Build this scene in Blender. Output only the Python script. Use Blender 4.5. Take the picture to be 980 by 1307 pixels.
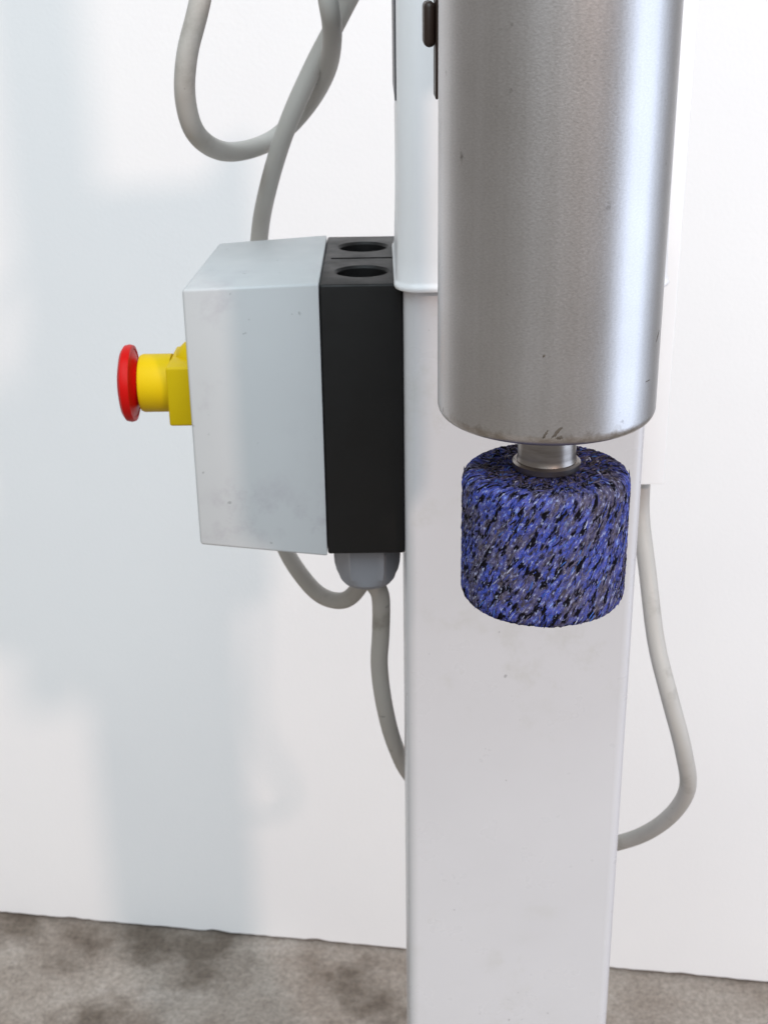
import bpy, bmesh, math, random
from mathutils import Vector, Matrix
random.seed(11)
sc = bpy.context.scene
for o in list(bpy.data.objects): bpy.data.objects.remove(o)
R = math.radians
PI = math.pi

# ------------------------------------------------------------------ camera
PITCH, ROLL, EYE = R(22.6), R(0.84), 1.15
cam_d = bpy.data.cameras.new('camera'); cam = bpy.data.objects.new('camera', cam_d)
sc.collection.objects.link(cam); sc.camera = cam
fw = Vector((0, math.cos(PITCH), -math.sin(PITCH))); up0 = Vector((0, math.sin(PITCH), math.cos(PITCH))); rt0 = Vector((1, 0, 0))
rt = rt0*math.cos(ROLL) - up0*math.sin(ROLL); up = up0*math.cos(ROLL) + rt0*math.sin(ROLL)
M4 = Matrix((rt, up, -fw)).transposed().to_4x4(); M4.translation = (0, 0, EYE)
cam.matrix_world = M4
cam_d.sensor_fit = 'VERTICAL'; cam_d.sensor_height = 24.0; cam_d.lens = 24.0*1700/1307
cam_d.clip_start = 0.02; cam_d.clip_end = 60
cam_d.dof.use_dof = True; cam_d.dof.focus_distance = 0.445; cam_d.dof.aperture_fstop = 26

# ------------------------------------------------------------------ world and lamps (indoor light)
w = bpy.data.worlds.new('World'); sc.world = w; w.use_nodes = True
bg = w.node_tree.nodes['Background']; bg.inputs['Color'].default_value = (1.0, 0.96, 0.92, 1); bg.inputs['Strength'].default_value = 0.23

def area(name, loc, target, sx, sy, watts, col, shape='RECTANGLE'):
    d = bpy.data.lights.new(name, 'AREA'); d.shape = shape; d.size = sx; d.size_y = sy; d.energy = watts; d.color = col
    o = bpy.data.objects.new(name, d); sc.collection.objects.link(o); o.location = loc
    o.rotation_euler = (Vector(target) - Vector(loc)).to_track_quat('-Z', 'Y').to_euler()
    return o
key_dir = Vector((-0.3517, 0.803, -0.4811)).normalized()
focus = Vector((0.0, 0.75, 0.85))
area('key_lamp', focus - key_dir*5.0, focus, 0.22, 0.22, 66, (1.0, 0.76, 0.66), 'DISK')
area('window_light', (1.75, 0.15, 0.95), (0.06, 0.15, 0.95), 1.3, 2.0, 14, (0.68, 0.80, 1.0))
area('ceiling_light', (-0.3, -1.9, 4.6), (-0.3, -1.2, 0.0), 4.0, 3.6, 196, (0.78, 0.92, 1.0))
area('front_fill', (-0.4, -3.0, 3.0), (0.0, 1.0, 0.1), 3.0, 1.4, 26, (0.84, 0.93, 1.0))  # added frontal fill with no known source, evens out the wall brightness

vs = sc.view_settings
vs.view_transform = 'Standard'; vs.look = 'None'; vs.exposure = 0.38; vs.gamma = 1.0; vs.use_curve_mapping = False
sc.render.engine = 'CYCLES'

# ------------------------------------------------------------------ materials
def new_mat(name, col, rough=0.5, metal=0.0, spec=0.5):
    m = bpy.data.materials.new(name); m.use_nodes = True
    b = m.node_tree.nodes['Principled BSDF']
    b.inputs['Base Color'].default_value = (*col, 1); b.inputs['Roughness'].default_value = rough
    b.inputs['Metallic'].default_value = metal; b.inputs['Specular IOR Level'].default_value = spec
    return m, m.node_tree, b
def nd(t, typ, **kw):
    n = t.nodes.new(typ)
    for k, v in kw.items():
        if k in n.inputs: n.inputs[k].default_value = v
        else: setattr(n, k, v)
    return n
def ramp(t, fac, stops):
    r = t.nodes.new('ShaderNodeValToRGB'); e = r.color_ramp.elements
    while len(e) < len(stops): e.new(0.5)
    for i, (p, c) in enumerate(stops):
        e[i].position = p; e[i].color = (*c, 1) if len(c) == 3 else c
    t.links.new(fac, r.inputs['Fac']); return r.outputs['Color']
def coords(t, scale=(1, 1, 1), rot=(0, 0, 0), src='Object'):
    tc = t.nodes.new('ShaderNodeTexCoord'); mp = t.nodes.new('ShaderNodeMapping')
    mp.inputs['Scale'].default_value = scale; mp.inputs['Rotation'].default_value = rot
    t.links.new(tc.outputs[src], mp.inputs['Vector']); return mp.outputs['Vector']
def noise(t, vec, scale, detail=4, rough=0.55):
    n = nd(t, 'ShaderNodeTexNoise', Scale=scale, Detail=detail, Roughness=rough); t.links.new(vec, n.inputs['Vector']); return n.outputs['Fac']
def bump(t, b, h, strength, dist):
    n = nd(t, 'ShaderNodeBump', Strength=strength, Distance=dist); t.links.new(h, n.inputs['Height']); t.links.new(n.outputs['Normal'], b.inputs['Normal']); return n
def mixc(t, fac, a, b_, mode='MIX'):
    m = t.nodes.new('ShaderNodeMix'); m.data_type = 'RGBA'; m.blend_type = mode
    for s, v in ((m.inputs[0], fac), (m.inputs[6], a), (m.inputs[7], b_)):
        if hasattr(v, 'is_linked') or hasattr(v, 'links'): t.links.new(v, s)
        else: s.default_value = v if not isinstance(v, tuple) else (*v, 1) if len(v) == 3 else v
    return m.outputs[2]

def painted(name, col, var=0.03, rough=0.45, bscale=900, bdist=0.00005, spec=0.5, smudge=None):
    m, t, b = new_mat(name, col, rough, 0, spec)
    v = coords(t)
    n = noise(t, v, 14, 5)
    c = ramp(t, n, [(0.3, tuple(x*(1-var) for x in col)), (0.7, tuple(min(1, x*(1+var)) for x in col))])
    if smudge:
        s = noise(t, v, 38, 6, 0.7); s = ramp(t, s, [(0.52, (0, 0, 0)), (0.70, (0.75, 0.75, 0.75))])
        big = ramp(t, noise(t, v, 16, 2), [(0.48, (0, 0, 0)), (0.62, (1, 1, 1))])
        s = mixc(t, 1.0, s, big, 'MULTIPLY')
        c = mixc(t, s, c, smudge)
        fleck = ramp(t, noise(t, v, 210, 2, 0.4), [(0.735, (0, 0, 0)), (0.77, (0.6, 0.6, 0.6))]); c = mixc(t, fleck, c, tuple(x*0.45 for x in col))
    t.links.new(c, b.inputs['Base Color'])
    r = ramp(t, noise(t, v, 60, 3), [(0.3, (rough*0.85,)*3), (0.7, (min(1, rough*1.2),)*3)]); t.links.new(r, b.inputs['Roughness'])
    bump(t, b, noise(t, v, bscale, 3), 0.5, bdist)
    return m

# wall: matt white emulsion, roller stipple
m_wall, t, b = new_mat('wall_paint', (0.84, 0.83, 0.83), 0.75)
v = coords(t)
c = ramp(t, noise(t, v, 3.0, 5), [(0.3, (0.825, 0.805, 0.80)), (0.7, (0.855, 0.835, 0.825))])
t.links.new(c, b.inputs['Base Color']); bump(t, b, noise(t, v, 260, 4), 0.35, 0.0006)

# floor: stained grey-brown concrete
m_floor, t, b = new_mat('concrete', (0.25, 0.22, 0.2), 0.8)
v = coords(t)
n1 = noise(t, v, 9, 8, 0.65); n2 = noise(t, v, 3.4, 5, 0.6); n3 = noise(t, v, 150, 6, 0.85)
c1 = ramp(t, n1, [(0.30, (0.15, 0.115, 0.09)), (0.42, (0.25, 0.21, 0.178)), (0.58, (0.315, 0.275, 0.24)), (0.75, (0.42, 0.38, 0.35))])
st = ramp(t, n2, [(0.37, (0.36, 0.32, 0.28)), (0.46, (1, 1, 1))])
c2 = mixc(t, 0.85, c1, st, 'MULTIPLY')
fine = ramp(t, n3, [(0.36, (0.42, 0.40, 0.38)), (0.64, (1.5, 1.48, 1.46))])
t.links.new(mixc(t, 0.62, c2, fine, 'MULTIPLY'), b.inputs['Base Color'])
bump(t, b, n3, 0.5, 0.0015)

m_post = painted('post_paint', (0.57, 0.56, 0.57), 0.02, 0.30, 1200, 0.00003, 0.5, (0.5, 0.49, 0.47))
m_sleeve = painted('sleeve_paint_lightened', (0.80, 0.80, 0.81), 0.015, 0.35, 1200, 0.00003)  # post paint made lighter to offset the motor's shade on the sleeve
m_lid = painted('grey_plastic', (0.485, 0.495, 0.50), 0.02, 0.55, 2200, 0.00006, 0.4, (0.36, 0.34, 0.37))
m_black = painted('black_plastic', (0.007, 0.0065, 0.0065), 0.15, 0.5, 2600, 0.00008, 0.3)
m_hole = painted('black_hollow', (0.006, 0.006, 0.006), 0.1, 0.6)
m_red = painted('red_plastic', (0.48, 0.004, 0.003), 0.06, 0.42, 1500, 0.00003, 0.15)
m_yellow = painted('yellow_plastic', (0.64, 0.44, 0.003), 0.04, 0.5, 1800, 0.00005, 0.15)
m_gland = painted('gland_plastic', (0.24, 0.245, 0.27), 0.06, 0.45, 1500, 0.00005)
m_cable = painted('cable_sheath', (0.44, 0.42, 0.39), 0.05, 0.5, 1500, 0.00006, 0.4, (0.24, 0.22, 0.19))
m_duct = painted('duct_plastic', (0.88, 0.875, 0.865), 0.015, 0.45)
m_brown = painted('brown_steel', (0.028, 0.014, 0.009), 0.2, 0.45)
m_dark = painted('dark_steel', (0.10, 0.10, 0.11), 0.1, 0.4)

# brushed aluminium motor housing; fine scratches, stains and grime with a shape of their own
m_alu, t, b = new_mat('brushed_metal', (0.52, 0.505, 0.49), 0.36, 1.0)
v1 = coords(t, (1, 1, 1)); vu = coords(t, (1, 1.9, 1), (0, 0, R(-35)), 'UV')
sn = noise(t, vu, 800, 5, 0.75); bl = noise(t, v1, 22, 5, 0.6); fi = noise(t, v1, 900, 3)
c = ramp(t, sn, [(0.28, (0.52, 0.51, 0.51)), (0.72, (0.68, 0.67, 0.675))])
c = mixc(t, 0.5, c, ramp(t, bl, [(0.3, (0.85, 0.84, 0.82)), (0.7, (1.06, 1.06, 1.06))]), 'MULTIPLY')
vb = coords(t, (60, 0.6, 1), (0, 0, 0), 'UV'); c = mixc(t, 1.0, c, ramp(t, noise(t, vb, 1.0, 4, 0.6), [(0.3, (0.89, 0.88, 0.87)), (0.7, (1.05, 1.05, 1.06))]), 'MULTIPLY')  # vertical bands in the colour imitate reflected surroundings
spot = ramp(t, noise(t, v1, 120, 3, 0.5), [(0.70, (0, 0, 0)), (0.76, (0.6, 0.6, 0.6))])
c = mixc(t, spot, c, (0.16, 0.14, 0.125))
tcz = nd(t, 'ShaderNodeTexCoord'); sx = nd(t, 'ShaderNodeSeparateXYZ'); t.links.new(tcz.outputs['Object'], sx.inputs[0])
mr = nd(t, 'ShaderNodeMapRange'); mr.inputs['From Min'].default_value = 0.9832; mr.inputs['From Max'].default_value = 0.9935; mr.inputs['To Min'].default_value = 0.62; mr.inputs['To Max'].default_value = 0.0
t.links.new(sx.outputs['Z'], mr.inputs['Value'])
ad = nd(t, 'ShaderNodeMath', operation='ADD'); t.links.new(mr.outputs[0], ad.inputs[0]); t.links.new(noise(t, v1, 170, 5, 0.7), ad.inputs[1])
wear = ramp(t, ad.outputs[0], [(0.78, (0, 0, 0)), (1.0, (0.5, 0.5, 0.5))]); c = mixc(t, wear, c, (0.20, 0.155, 0.105))
t.links.new(c, b.inputs['Base Color'])
rr = ramp(t, sn, [(0.25, (0.32,)*3), (0.75, (0.42,)*3)]); t.links.new(rr, b.inputs['Roughness'])
bp = bump(t, b, sn, 0.35, 0.00008)
bp2 = nd(t, 'ShaderNodeBump', Strength=0.25, Distance=0.00006); t.links.new(fi, bp2.inputs['Height']); t.links.new(bp2.outputs['Normal'], bp.inputs['Normal'])
m_grime = painted('grime', (0.085, 0.070, 0.055), 0.35, 0.6)
m_steel, t, b = new_mat('turned_steel', (0.50, 0.47, 0.45), 0.32, 1.0)
v = coords(t, (1, 1, 6)); n = noise(t, v, 60, 4); bump(t, b, n, 0.2, 0.00004)
t.links.new(ramp(t, n, [(0.3, (0.26, 0.235, 0.22)), (0.7, (0.40, 0.37, 0.35))]), b.inputs['Base Color'])

# abrasive fleece: blue, violet and black blotches drawn out along the lay of the fibres
m_fleece, t, b = new_mat('abrasive_fleece', (0.05, 0.06, 0.2), 1.0, 0, 0.04)
vu = coords(t, (1, 1, 1), (0, 0, 0), 'UV')
mp = nd(t, 'ShaderNodeMapping'); mp.inputs['Rotation'].default_value = (0, 0, R(62)); mp.inputs['Scale'].default_value = (1, 1, 1); t.links.new(vu, mp.inputs['Vector'])
sq = nd(t, 'ShaderNodeMapping'); sq.inputs['Scale'].default_value = (0.42, 1, 1); t.links.new(mp.outputs['Vector'], sq.inputs['Vector'])
na = noise(t, sq.outputs['Vector'], 520, 4, 0.6); nb = noise(t, sq.outputs['Vector'], 400, 4, 0.55); nc = noise(t, sq.outputs['Vector'], 110, 3); ne = noise(t, sq.outputs['Vector'], 900, 3)
c = ramp(t, na, [(0.34, (0.02, 0.018, 0.028)), (0.43, (0.05, 0.048, 0.12)), (0.51, (0.045, 0.075, 0.38)), (0.58, (0.10, 0.09, 0.25)), (0.66, (0.12, 0.20, 0.55)), (0.74, (0.40, 0.46, 0.70))])
gry = ramp(t, nc, [(0.44, (0, 0, 0)), (0.58, (0.8, 0.8, 0.8))])
c = mixc(t, gry, c, ramp(t, ne, [(0.35, (0.035, 0.028, 0.030)), (0.6, (0.13, 0.11, 0.125))]))
grit = noise(t, vu, 2600, 3, 0.7); c = mixc(t, 0.85, c, ramp(t, grit, [(0.32, (0.5, 0.49, 0.5)), (0.62, (1.6, 1.6, 1.6))]), 'MULTIPLY')
blk = ramp(t, nb, [(0.42, (1, 1, 1)), (0.48, (0, 0, 0))]); c = mixc(t, blk, c, (0.007, 0.006, 0.009))
pal = ramp(t, ne, [(0.58, (0, 0, 0)), (0.69, (0.85, 0.85, 0.85))]); c = mixc(t, pal, c, (0.40, 0.44, 0.66))
t.links.new(c, b.inputs['Base Color']); bpw = bump(t, b, na, 0.5, 0.0006); bg2 = nd(t, 'ShaderNodeBump', Strength=0.9, Distance=0.0004); t.links.new(grit, bg2.inputs['Height']); t.links.new(bg2.outputs['Normal'], bpw.inputs['Normal'])
FIB = [((0.05, 0.075, 0.36), 0.5), ((0.10, 0.10, 0.29), 0.5), ((0.14, 0.12, 0.17), 0.55), ((0.008, 0.007, 0.010), 0.5), ((0.06, 0.14, 0.46), 0.45), ((0.45, 0.46, 0.60), 0.4), ((0.07, 0.06, 0.075), 0.6)]
m_fib = [painted('fibre_%s' % n_, c_, 0.2, r_) for n_, (c_, r_) in zip(('blue', 'indigo', 'violet', 'black', 'cobalt', 'pale', 'charcoal'), FIB)]
for m in m_fib: m.node_tree.nodes['Principled BSDF'].inputs['Specular IOR Level'].default_value = 0.05

# ------------------------------------------------------------------ mesh helpers
def link(name, bm, mat, parent=None, smooth=True, sharp=35):
    me = bpy.data.meshes.new(name)
    bmesh.ops.recalc_face_normals(bm, faces=bm.faces[:])
    for f in bm.faces: f.smooth = smooth
    for e in bm.edges:
        if len(e.link_faces) == 2 and e.calc_face_angle(0) > R(sharp): e.smooth = False
    bm.to_mesh(me); bm.free()
    if mat: me.materials.append(mat)
    o = bpy.data.objects.new(name, me); sc.collection.objects.link(o)
    if parent: o.parent = parent; o.matrix_parent_inverse = Matrix.Translation(-Vector(tot(parent)))
    return o
def tot(o):
    p = Vector(o.location)
    while o.parent: o = o.parent; p += Vector((0, 0, 0))
    return ROOT.get(o.name, (0, 0, 0))
ROOT = {}
def thing(name, loc, label, cat, group=None):
    o = bpy.data.objects.new(name, None); o.empty_display_size = 0.05; sc.collection.objects.link(o); o.location = loc
    ROOT[o.name] = loc; o['label'] = label; o['category'] = cat
    if group: o['group'] = group
    return o
def child(name, bm, mat, root, part=None, **kw):
    """mesh given in world coordinates, parented to a thing or (part) one level deeper"""
    o = link(name, bm, mat, None, **kw)
    if part is None:
        o.parent = root; o.matrix_parent_inverse = Matrix.Translation(-Vector(ROOT[root.name]))
    else:
        o.parent = part            # the part's own origin is the world origin
    return o
def box(bm, x0, x1, y0, y1, z0, z1, bev=0.0, seg=3):
    r = bmesh.ops.create_cube(bm, size=1.0); vs_ = r['verts']
    for v_ in vs_:
        v_.co = Vector((x0 + (v_.co.x+.5)*(x1-x0), y0 + (v_.co.y+.5)*(y1-y0), z0 + (v_.co.z+.5)*(z1-z0)))
    if bev > 0:
        es = list({e for v_ in vs_ for e in v_.link_edges})
        bmesh.ops.bevel(bm, geom=es, offset=bev, segments=seg, profile=0.5, affect='EDGES')
def lathe(bm, prof, seg=96, mat=Matrix(), uvR=None):
    """profile [(r, z)] turned about Z, then moved by mat; r = 0 closes the end"""
    rings = []
    for r, z in prof:
        if r <= 1e-9: rings.append([bm.verts.new(mat @ Vector((0, 0, z)))])
        else: rings.append([bm.verts.new(mat @ Vector((r*math.cos(2*PI*i/seg), r*math.sin(2*PI*i/seg), z))) for i in range(seg)])
    uv = bm.loops.layers.uv.verify() if uvR else None
    s = 0
    for k in range(len(rings)-1):
        a, c_ = rings[k], rings[k+1]; ds = math.hypot(prof[k+1][0]-prof[k][0], prof[k+1][1]-prof[k][1])
        for i in range(seg):
            j = (i+1) % seg
            if len(a) == 1 and len(c_) == 1: continue
            if len(a) == 1: vv = [a[0], c_[i], c_[j]]; q = [(i+.5, s), (i, s+ds), (i+1, s+ds)]
            elif len(c_) == 1: vv = [a[i], a[j], c_[0]]; q = [(i, s), (i+1, s), (i+.5, s+ds)]
            else: vv = [a[i], a[j], c_[j], c_[i]]; q = [(i, s), (i+1, s), (i+1, s+ds), (i, s+ds)]
            f = bm.faces.new(vv)
            if uv:
                for l, (u_, v_) in zip(f.loops, q): l[uv].uv = (u_/seg*2*PI*uvR, v_)
        s += ds
def rrect(x0, x1, y0, y1, r, off=0, n=8):
    x0 -= off; x1 += off; y0 -= off; y1 += off; r = max(r+off, 0.0005); pts = []
    for cx, cy, a0 in ((x1-r, y1-r, 0), (x0+r, y1-r, 90), (x0+r, y0+r, 180), (x1-r, y0+r, 270)):
        for i in range(n+1):
            a = R(a0 + 90*i/n); pts.append((cx+r*math.cos(a), cy+r*math.sin(a)))
    return pts
def loft(bm, rings, cap0=True, cap1=True):
    vr = [[bm.verts.new(p) for p in r] for r in rings]
    for a, c_ in zip(vr, vr[1:]):
        n = len(a)
        for i in range(n): bm.faces.new((a[i], a[(i+1) % n], c_[(i+1) % n], c_[i]))
    if cap0: bm.faces.new(vr[0])
    if cap1: bm.faces.new(vr[-1])
def catmull(pts, per=10):
    P = [Vector(p) for p in pts]; P = [P[0]*2-P[1]] + P + [P[-1]*2-P[-2]]; out = []
    for i in range(1, len(P)-2):
        p0, p1, p2, p3 = P[i-1:i+3]
        for k in range(per):
            t_ = k/per
            out.append(0.5*((2*p1)+(p2-p0)*t_+(2*p0-5*p1+4*p2-p3)*t_*t_+(3*p1-p0-3*p2+p3)*t_**3))
    out.append(P[-2]); return out
def tube(bm, pts, r, seg=20, per=10):
    c = catmull(pts, per)
    for _ in range(2): c = [c[0]] + [(c[i-1]+c[i]*2+c[i+1])/4 for i in range(1, len(c)-1)] + [c[-1]]
    tg = [(c[min(i+1, len(c)-1)]-c[max(i-1, 0)]).normalized() for i in range(len(c))]
    nrm = tg[0].orthogonal().normalized(); rings = []
    for p, tn in zip(c, tg):
        nrm = (nrm - tn*nrm.dot(tn)).normalized(); bi = tn.cross(nrm)
        rings.append([p + (nrm*math.cos(2*PI*i/seg) + bi*math.sin(2*PI*i/seg))*r for i in range(seg)])
    loft(bm, rings)
def cut(o, cutters):
    """real recesses: subtract, then keep only the result"""
    for bm in cutters:
        c_ = link('cutter', bm, None)
        m = o.modifiers.new('cut', 'BOOLEAN'); m.operation = 'DIFFERENCE'; m.solver = 'EXACT'; m.object = c_
    bpy.context.view_layer.update()
    dg = bpy.context.evaluated_depsgraph_get(); me = bpy.data.meshes.new_from_object(o.evaluated_get(dg))
    cs = [m.object for m in o.modifiers]; o.modifiers.clear(); o.data = me
    for c_ in cs: bpy.data.objects.remove(c_)
    bm = bmesh.new(); bm.from_mesh(me)
    for f in bm.faces: f.smooth = True
    for e in bm.edges: e.smooth = not (len(e.link_faces) != 2 or e.calc_face_angle(0) > R(32))
    bm.to_mesh(me); bm.free()

# ------------------------------------------------------------------ setting: floor and wall
bm = bmesh.new(); box(bm, -2.2, 2.2, -1.0, 3.0, -0.05, 0.0)
o = link('floor', bm, m_floor, smooth=False); o['kind'] = 'structure'; o['label'] = 'stained grey brown concrete floor'
# wall: its foot stands 4 mm clear of the slab and is slightly ragged, which leaves the dark joint line
th = math.atan(0.155)
bm = bmesh.new()
N = 260; lo, hi, lo2, hi2 = [], [], [], []
for i in range(N+1):
    x = -1.6 + 2.25*i/N
    g = 0.004 + 0.0022*max(0, math.sin(x*41)+math.sin(x*97+1)-0.9) + random.uniform(0, 0.0012)
    lo.append(bm.verts.new((x, 0, g))); hi.append(bm.verts.new((x, 0, 2.2))); lo2.append(bm.verts.new((x, 0.02, g))); hi2.append(bm.verts.new((x, 0.02, 2.2)))
for i in range(N):
    bm.faces.new((lo[i], lo[i+1], hi[i+1], hi[i])); bm.faces.new((lo2[i], lo2[i+1], lo[i+1], lo[i])); bm.faces.new((hi2[i], hi2[i+1], lo2[i+1], lo2[i])); bm.faces.new((hi[i], hi[i+1], hi2[i+1], hi2[i]))
wl = link('wall', bm, m_wall, smooth=False); wl['kind'] = 'structure'; wl['label'] = 'plain matt white wall behind the machine'
wl.location = (0.0282, 1.3279, 0); wl.rotation_euler = (0, 0, -th)
bm = bmesh.new(); box(bm, -1.6, 0.65, 0.021, 0.05, 0.0, 2.2)
o = link('wall_core', bm, m_dark, smooth=False); o.parent = wl

# ------------------------------------------------------------------ post with telescoping sleeve
PX0, PX1, PY0, PY1 = 0.0100, 0.1205, 0.576, 0.672
post = thing('support_post', (0.065, 0.631, 0.0), 'white painted square steel post standing behind the grinding motor', 'post')
bm = bmesh.new()
loft(bm, [[(x, y, z) for x, y in rrect(PX0, PX1, PY0, PY1, 0.0055)] for z in (0.0125, 1.06)])
child('post_tube', bm, m_post, post)
bm = bmesh.new(); box(bm, -0.03, 0.16, 0.536, 0.726, 0.0, 0.012, 0.002); child('base_plate', bm, m_post, post)
SX0, SX1, SY0, SY1 = 0.0078, 0.1252, 0.5725, 0.6755
bm = bmesh.new()
Z0 = 1.0150
prof = [(-0.0012, Z0+0.0005), (0.0004, Z0), (0.0014, Z0+0.0004), (0.0019, Z0+0.0013), (0.0018, Z0+0.0024), (0.0012, Z0+0.0032), (0.0008, Z0+0.0045), (0.0005, Z0+0.014), (0.0, Z0+0.034), (0.0, 1.285), (-0.002, 1.288)]
loft(bm, [[(x, y, z) for x, y in rrect(SX0, SX1, SY0, SY1, 0.009, d)] for d, z in prof], cap0=True)
slv = child('sleeve', bm, m_sleeve, post)
bm = bmesh.new(); box(bm, 0.0071, 0.0077, 0.585, 0.67, 1.094, 1.30, 0.0003, 1); child('side_plate', bm, m_dark, post)['label'] = 'thin dark plate on the side of the sleeve'
# cable duct on the far side
bm = bmesh.new(); box(bm, 0.1274, 0.1470, 0.650, 0.686, 0.8925, 1.315, 0.0012, 2); du = child('cable_duct', bm, m_duct, post); du['label'] = 'white plastic duct with a cable coming out below'
bm = bmesh.new(); box(bm, 0.1262, 0.1273, 0.660, 0.676, 0.93, 1.30); child('duct_strip', bm, m_duct, post)

# ------------------------------------------------------------------ grinder: motor, spindle, abrasive wheel
AX, AY = 0.0642, 0.500
GK = 0.83                                     # motor: 70 mm across, its axis 16 cm in front of the post
gr = thing('grinding_motor', (AX, AY, 0.9), 'brushed metal cylindrical motor hanging in front of the post with a blue abrasive wheel', 'grinder')
RM, ZB = 0.0425, 0.9832
A = Matrix.Translation((AX, AY, 0))
bm = bmesh.new()
prof = [(0.0, ZB+0.004), (0.016, ZB+0.004), (0.0165, ZB+0.0005), (0.030, ZB)]
rb = 0.0052
for i in range(9):
    a = R(-90 + 90*i/8); prof.append((RM-rb+rb*math.cos(a), ZB+rb+rb*math.sin(a)))
prof += [(RM, ZB+0.02+0.02*i) for i in range(11)] + [(RM, ZB+0.27)]
prof += [(RM-0.004, prof[-1][1]+0.004), (0, prof[-1][1]+0.004)]
lathe(bm, prof, 128, A, uvR=RM)
motor = child('motor_housing', bm, m_alu, gr, sharp=50)
# grime smears sitting on the lower rim, thin raised films
def film(name, cth, cz, wth, hz, seed, tilt=0.0, n=26):
    rnd = random.Random(seed); bm = bmesh.new(); pts = []
    for i in range(n):
        a = 2*PI*i/n; k = 1 + rnd.uniform(-0.35, 0.35)
        u = wth*k*math.cos(a); vv = hz*k*math.sin(a)
        pts.append((u + vv*tilt, vv))
    def onto(u, vv, h):
        th_ = cth + u/RM; z = cz + vv
        if z >= ZB+rb: r_ = RM
        else: dz = min(ZB+rb-z, rb); r_ = RM-rb+math.sqrt(max(rb*rb-dz*dz, 0))
        return (AX+(r_+h)*math.cos(th_), AY+(r_+h)*math.sin(th_), max(z, ZB+0.0001))
    c0 = bm.verts.new(onto(0, 0, 0.00012)); vs_ = [bm.verts.new(onto(u, vv, 0.00002)) for u, vv in pts]
    md = [bm.verts.new(onto(u*.55, vv*.55, 0.00010)) for u, vv in pts]
    for i in range(n):
        j = (i+1) % n; bm.faces.new((c0, md[i], md[j])); bm.faces.new((md[i], vs_[i], vs_[j], md[j]))
    return child(name, bm, m_grime, None, motor)
for i, (a, z, w_, h_, tl) in enumerate([(-97, 0.9890, 0.0005, 0.0018, 0.5), (-91.5, 0.9897, 0.0008, 0.0021, 0.8), (-90, 0.9878, 0.0013, 0.0007, 0.2), (-36, 1.0035, 0.0019, 0.00022, 0.2), (-99, 1.0185, 0.0004, 0.0007, 0.4), (-25, 1.019, 0.0005, 0.0020, 0.9)]):
    film('grime_mark', R(a), z, w_, h_, 40+i, tl)
# bracket to the sleeve, behind the motor
gr.location = (AX*GK, AY*GK, EYE + (0.9-EYE)*GK); gr.scale = (GK, GK, GK)
GINV = (Matrix.Translation(gr.location) @ Matrix.Scale(GK, 4)).inverted()
bm = bmesh.new(); box(bm, 0.036, 0.078, 0.452, 0.5715, 1.165, 1.268, 0.002); br = child('bracket', bm, m_sleeve, gr); br.matrix_parent_inverse = GINV
bm = bmesh.new(); lathe(bm, [(0, 1.2685), (0.0345, 1.2685), (0.0345, 1.62), (0.031, 1.624), (0, 1.624)], 64, Matrix.Translation((0.0642, 0.500, 0))); dh = child('shadow_cylinder', bm, m_sleeve, gr); dh.matrix_parent_inverse = GINV  # unseen cylinder, added to cast the upper shadow strip on the wall
bm = bmesh.new(); box(bm, 0.0216, 0.0226, 0.521, 0.541, 1.1005, 1.27, 0.0003, 1); box(bm, 0.0226, 0.034, 0.534, 0.541, 1.1005, 1.27, 0.0006, 1)
child('clamp_plate', bm, m_brown, gr)
# clamp lever: dark rounded block on the side of the bracket
bm = bmesh.new(); box(bm, 0.0172, 0.0215, 0.520, 0.540, 1.1190, 1.1350, 0.0020, 3)
child('clamp_lever', bm, m_brown, gr)

WX, WY, WR, WZ0, WZ1 = 0.0652, 0.4995, 0.0338, 0.9038, 0.9605
W = Matrix.Translation((WX, WY, 0))
bm = bmesh.new()
lathe(bm, [(0, ZB+0.0045), (0.0118, ZB+0.0045), (0.0116, WZ1+0.006), (0.0118, WZ1+0.0045), (0.0124, WZ1+0.003), (0, WZ1+0.003)], 64, W)
sp = child('spindle', bm, m_steel, gr)
bm = bmesh.new()
lathe(bm, [(0, WZ1+0.0038), (0.0128, WZ1+0.0038), (0.0136, WZ1+0.0030), (0.0136, WZ1+0.0008), (0.0130, WZ1+0.0002), (0, WZ1+0.0002)], 64, W)
child('flange', bm, m_steel, None, sp)
bm = bmesh.new(); lathe(bm, [(0, WZ0-0.003), (0.006, WZ0-0.003), (0.006, WZ0-0.0005), (0, WZ0-0.0005)], 6, W); child('lock_nut', bm, m_steel, None, sp)

# wheel body: dense turned mesh with real pitted relief
from mathutils import noise as mn
def wnoise(p, s): return mn.noise(Vector(p)*s)
SEG = 420; rc = 0.0052
prof = [(0.008*i, WZ1) for i in range(0, 1)] + [(0.004*i, WZ1) for i in range(1, 8)]
for i in range(7):
    a = R(90-90*i/6); prof.append((WR-rc+rc*math.cos(a), WZ1-rc+rc*math.sin(a)))
nz = 90
prof += [(WR, WZ1-rc-(WZ1-WZ0-2*rc)*i/nz) for i in range(1, nz+1)]
for i in range(1, 7):
    a = R(-90*i/6); prof.append((WR-rc+rc*math.cos(a), WZ0+rc+rc*math.sin(a)))
prof += [(0.02, WZ0), (0, WZ0)]
bm = bmesh.new(); lathe(bm, prof, SEG, Matrix(), uvR=WR)
def relief(th_, z):
    u = th_*WR; a = R(62); al = u*math.cos(a)+z*math.sin(a); ac = -u*math.sin(a)+z*math.cos(a)
    return mn.noise(Vector((al*220, ac*620, 3.1)))*0.55 + mn.noise(Vector((al*700, ac*1500, 9.7)))*0.5
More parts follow.
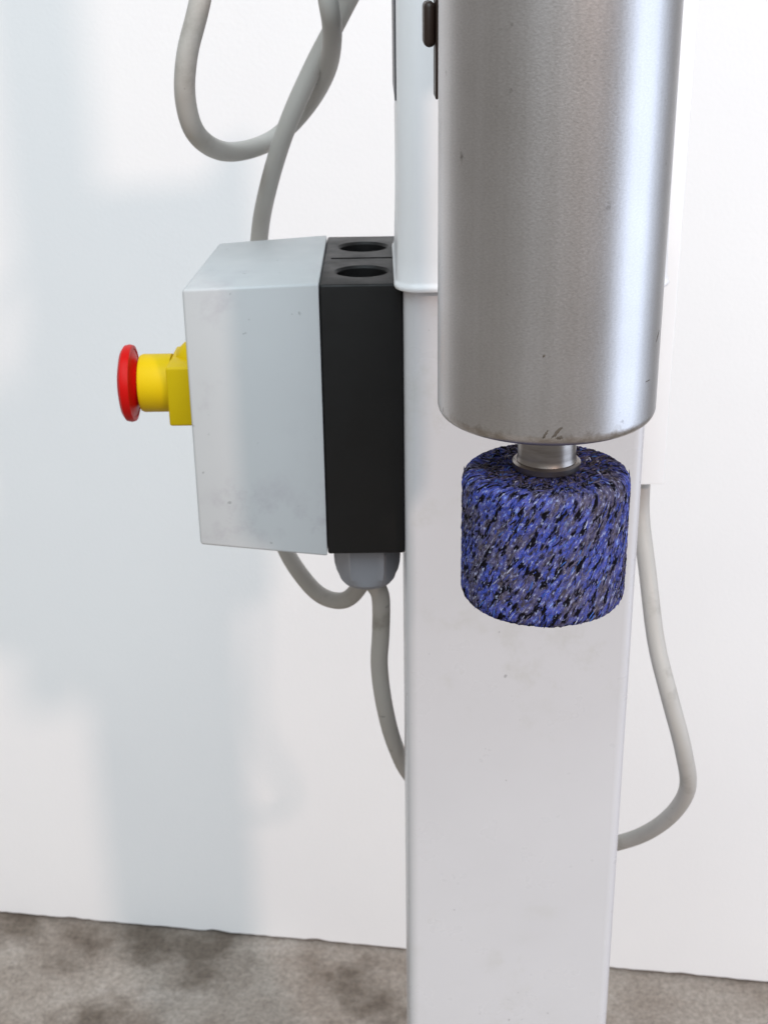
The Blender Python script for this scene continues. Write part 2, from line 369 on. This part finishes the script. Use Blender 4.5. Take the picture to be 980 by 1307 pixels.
for v_ in bm.verts:
    r_ = math.hypot(v_.co.x, v_.co.y)
    if r_ > 0.012:
        th_ = math.atan2(v_.co.y, v_.co.x) % (2*PI); h = relief(th_, v_.co.z)*0.0008 - 0.0003
        v_.co.x += v_.co.x/r_*h; v_.co.y += v_.co.y/r_*h; v_.co.z += relief(th_, v_.co.x+v_.co.y)*0.0006
for v_ in bm.verts: v_.co += Vector((WX, WY, 0))
wheel = child('abrasive_wheel', bm, m_fleece, gr, sharp=180); wheel['label'] = 'blue and black fibrous abrasive wheel on the spindle'
# loose fibres standing on the wheel
bm = bmesh.new(); rnd = random.Random(5)
def fibre(p, d, n_, L, r_, mi):
    side = d.cross(n_).normalized(); c = []
    bend = rnd.uniform(-0.25, 0.25); lift = rnd.uniform(0.2, 0.6)
    for k in range(4):
        s = (k/3-0.5); c.append(p + d*(s*L) + side*(bend*L*(s*s-0.12)) + n_*(lift*L*(0.10-0.42*s*s)))
    rings = []
    for k, q in enumerate(c):
        rr_ = r_*(0.45 if k in (0, 3) else 1)
        rings.append([bm.verts.new(q + (side*math.cos(a) + n_*math.sin(a)*0.8)*rr_) for a in (0.5, 2.6, 4.7)])
    for a_, b_ in zip(rings, rings[1:]):
        for i in range(3):
            f = bm.faces.new((a_[i], a_[(i+1) % 3], b_[(i+1) % 3], b_[i])); f.material_index = mi
WTS = [22, 20, 18, 22, 7, 5, 8]
for k in range(2000):
    th_ = rnd.uniform(0, 2*PI); z = rnd.uniform(WZ0+0.0032, WZ1-0.0036)
    n_ = Vector((math.cos(th_), math.sin(th_), 0)); tan = Vector((-math.sin(th_), math.cos(th_), 0))
    a = R(rnd.gauss(60, 11)); d = (tan*math.cos(a) + Vector((0, 0, 1))*math.sin(a)).normalized()
    e = min(z-WZ0, WZ1-z); rr_ = WR - (rc-math.sqrt(max(rc*rc-(rc-e)**2, 0)) if e < rc else 0)
    p = Vector((WX, WY, z)) + n_*(rr_ - 0.0004 + rnd.uniform(-0.0005, 0.0001))
    L = rnd.uniform(0.0022, 0.0060); L = min(L, 2.2*max(e, 0.0012))
    mi = rnd.choices(range(7), WTS)[0]
    if mi == 3 and rnd.random() < 0.6: L *= 0.8
    fibre(p, d, n_, L, rnd.uniform(0.00012, 0.00034), mi)
for k in range(500):
    th_ = rnd.uniform(0, 2*PI); r_ = WR*math.sqrt(rnd.uniform(0.16, 0.62)); a = rnd.gauss(1.1, 0.5)
    p = Vector((WX+r_*math.cos(th_), WY+r_*math.sin(th_), WZ1+rnd.uniform(-0.0004, 0.0003)))
    fibre(p, Vector((math.cos(a), math.sin(a), 0)), Vector((0, 0, 1)), rnd.uniform(0.002, 0.005), rnd.uniform(0.00025, 0.0006), rnd.choices(range(7), [8, 12, 22, 24, 4, 3, 27])[0])
fb = child('wheel_fibres', bm, None, None, wheel, sharp=180)
for m in m_fib: fb.data.materials.append(m)
fb['kind'] = 'stuff'

# ------------------------------------------------------------------ switch box with emergency stop
BX0, BX1, BY0, BY1, BZ0, BZ1 = -0.0275, 0.0099, 0.590, 0.702, 0.8825, 1.0150
sw = thing('switch_box', (0.0, 0.645, BZ0), 'grey and black switch box with a yellow and red emergency stop button on the post', 'switch box')
bm = bmesh.new(); box(bm, BX0, BX1, BY0, BY1, BZ0, BZ1, 0.0012, 3)
base = child('base', bm, m_black, sw); base['label'] = 'black plastic base with two round cable openings on top'
cutters = []
HOLES = [(-0.0086, 0.6175), (-0.0086, 0.6745)]
for hx, hy in HOLES:
    c_ = bmesh.new(); lathe(c_, [(0, BZ1-0.014), (0.0118, BZ1-0.014), (0.0118, BZ1-0.0012), (0.0134, BZ1+0.0004), (0.0134, BZ1+0.004), (0, BZ1+0.004)], 48, Matrix.Translation((hx, hy, 0))); cutters.append(c_)
c_ = bmesh.new(); box(c_, BX0+0.0035, BX1+0.003, 0.6452, 0.6482, BZ1-0.0035, BZ1+0.003); cutters.append(c_)
cut(base, cutters)
for hx, hy in HOLES:
    bm = bmesh.new(); lathe(bm, [(0, BZ1-0.0138), (0.0114, BZ1-0.0138), (0.0114, BZ1-0.0125), (0.0085, BZ1-0.0120), (0, BZ1-0.0120)], 32, Matrix.Translation((hx, hy, 0)))
    child('knockout_plug', bm, m_hole, None, base)
# lid with moulding draft: smaller towards the button side
bm = bmesh.new()
def lidring(x, y0, y1, z0, z1, r_): return [(x + (0.0052*(a-y0)/(y1-y0) if x < -0.05 else 0.0), a, b_) for a, b_ in rrect(y0, y1, z0, z1, r_, 0, 5)]
loft(bm, [lidring(-0.0279, 0.5898, 0.7022, 0.8822, 1.0153, 0.0012), lidring(-0.0285, 0.5894, 0.7026, 0.8818, 1.0157, 0.0012), lidring(-0.0878, 0.5895, 0.6940, 0.8886, 1.0140, 0.0014), lidring(-0.0886, 0.5899, 0.6936, 0.8890, 1.0136, 0.0012), lidring(-0.0890, 0.5906, 0.6928, 0.8898, 1.0128, 0.0010)])
child('lid', bm, m_lid, sw, sharp=50)
# emergency stop: axis along -X
EY, EZ = 0.645, 0.9538
def XM(x): return Matrix.Translation((x, EY, EZ)) @ Matrix.Rotation(R(-90), 4, 'Y')      # local +Z -> world -X
bm = bmesh.new(); box(bm, -0.1052, -0.0886, EY-0.020, EY+0.020, EZ-0.0165, EZ+0.0135, 0.0012, 3)
es = child('stop_switch_body', bm, m_yellow, sw); es['label'] = 'yellow mounting block of the emergency stop'
bm = bmesh.new()
lathe(bm, [(0, 0.0), (0.0115, 0.0), (0.0112, 0.006), (0.0095, 0.0100), (0.0060, 0.0135), (0, 0.0150)], 40, Matrix.Translation((-0.0888, EY+0.004, EZ+0.0100)) @ Matrix.Rotation(R(-90), 4, 'Y'))
child('hinge_hump', bm, m_yellow, None, es)
bm = bmesh.new(); lathe(bm, [(0, 0), (0.0146, 0), (0.0146, 0.0145), (0.0140, 0.0158), (0.0128, 0.0163), (0, 0.0163)], 64, XM(-0.1050)); child('collar', bm, m_yellow, None, es)
bm = bmesh.new()
lathe(bm, [(0, 0), (0.0105, 0), (0.0115, 0.0012), (0.0150, 0.0026), (0.0172, 0.0034), (0.0176, 0.0028), (0.0190, 0.0030), (0.0195, 0.0048), (0.0190, 0.0070), (0.0170, 0.0084), (0.0120, 0.0096), (0.006, 0.0102), (0, 0.0104)], 72, XM(-0.1214))
eb = child('stop_button', bm, m_red, sw); eb['label'] = 'red mushroom push button'
# cable glands under the box: hexagon nut trimmed by a dome
def gland(gx, gy):
    bm = bmesh.new(); n = 72; hexR = 0.0162; rings = []
    for zz, dome in ((0.0, 0.0178), (0.006, 0.0178), (0.010, 0.0166), (0.014, 0.0159), (0.018, 0.0150), (0.0215, 0.0138), (0.0235, 0.0122), (0.0245, 0.0100)):
        ring = []
        for i in range(n):
            a = 2*PI*i/n; k = (a + PI/6) % (PI/3) - PI/6
            hx = hexR*math.cos(PI/6)/math.cos(k)
            rr_ = min(hx, dome); a2 = a + R(90)
            rr_ *= 1.0 + (0.035 if abs(k) > R(27) and rr_ < 0.0178 and zz < 0.02 else 0.0); ring.append((gx+rr_*math.cos(a2), gy+rr_*math.sin(a2), BZ0-0.0005-zz))
        rings.append(ring)
    loft(bm, rings)
    return child('cable_gland', bm, m_gland, sw, sharp=18)
gland(-0.0088, 0.6120); gland(-0.0088, 0.6640)

# ------------------------------------------------------------------ cables
CR = 0.00475
bm = bmesh.new()
tube(bm, [(-0.0088, 0.664, 0.868), (-0.0088, 0.664, 0.8515), (-0.0110, 0.6655, 0.8345), (-0.0215, 0.6740, 0.8165), (-0.0355, 0.6850, 0.8130), (-0.0475, 0.6960, 0.8205), (-0.0590, 0.7120, 0.8340), (-0.0665, 0.7185, 0.8650), (-0.0690, 0.7200, 0.9100), (-0.0690, 0.7210, 0.9600), (-0.0655, 0.722, 1.008),
          (-0.0586, 0.7080, 1.0376), (-0.0464, 0.6920, 1.0710), (-0.0314, 0.6880, 1.1010), (-0.0154, 0.6900, 1.1285), (0.000, 0.690, 1.158), (0.005, 0.680, 1.200), (-0.015, 0.655, 1.238), (-0.048, 0.630, 1.228), (-0.066, 0.622, 1.175),
          (-0.0764, 0.6200, 1.1340), (-0.0837, 0.6200, 1.1116), (-0.0865, 0.6250, 1.0919), (-0.0835, 0.6370, 1.0747), (-0.0736, 0.6720, 1.0629), (-0.0561, 0.7120, 1.0629), (-0.0382, 0.7140, 1.0781), (-0.0250, 0.6900, 1.0990), (-0.0209, 0.6620, 1.1184), (-0.0220, 0.6520, 1.1324), (-0.026, 0.660, 1.160), (-0.023, 0.652, 1.19), (-0.010, 0.645, 1.212), (0.012, 0.640, 1.222)], CR, 24, 10)
o = link('supply_cable', bm, m_cable, sharp=80); o['label'] = 'grey cable looping above the switch box and curling up underneath it'; o['category'] = 'cable'
bm = bmesh.new()
tube(bm, [(-0.0085, 0.612, 0.872), (-0.0070, 0.613, 0.858), (-0.0025, 0.618, 0.846), (-0.0026, 0.630, 0.819), (-0.0038, 0.640, 0.7925), (-0.0012, 0.652, 0.7592), (0.0048, 0.672, 0.7205), (0.0169, 0.697, 0.6788), (0.0527, 0.716, 0.6287), (0.1132, 0.713, 0.6140), (0.1466, 0.6900, 0.6369), (0.1633, 0.6620, 0.6709), (0.1690, 0.6350, 0.7115), (0.1620, 0.6220, 0.7460), (0.1519, 0.6220, 0.7807), (0.1455, 0.6350, 0.8072), (0.1419, 0.6520, 0.8412), (0.1395, 0.667, 0.8679), (0.1385, 0.667, 0.8915)], CR, 24, 12)
o = link('motor_cable', bm, m_cable, sharp=80); o['label'] = 'grey cable hanging in a loop behind the post from the gland to the white duct'; o['category'] = 'cable'
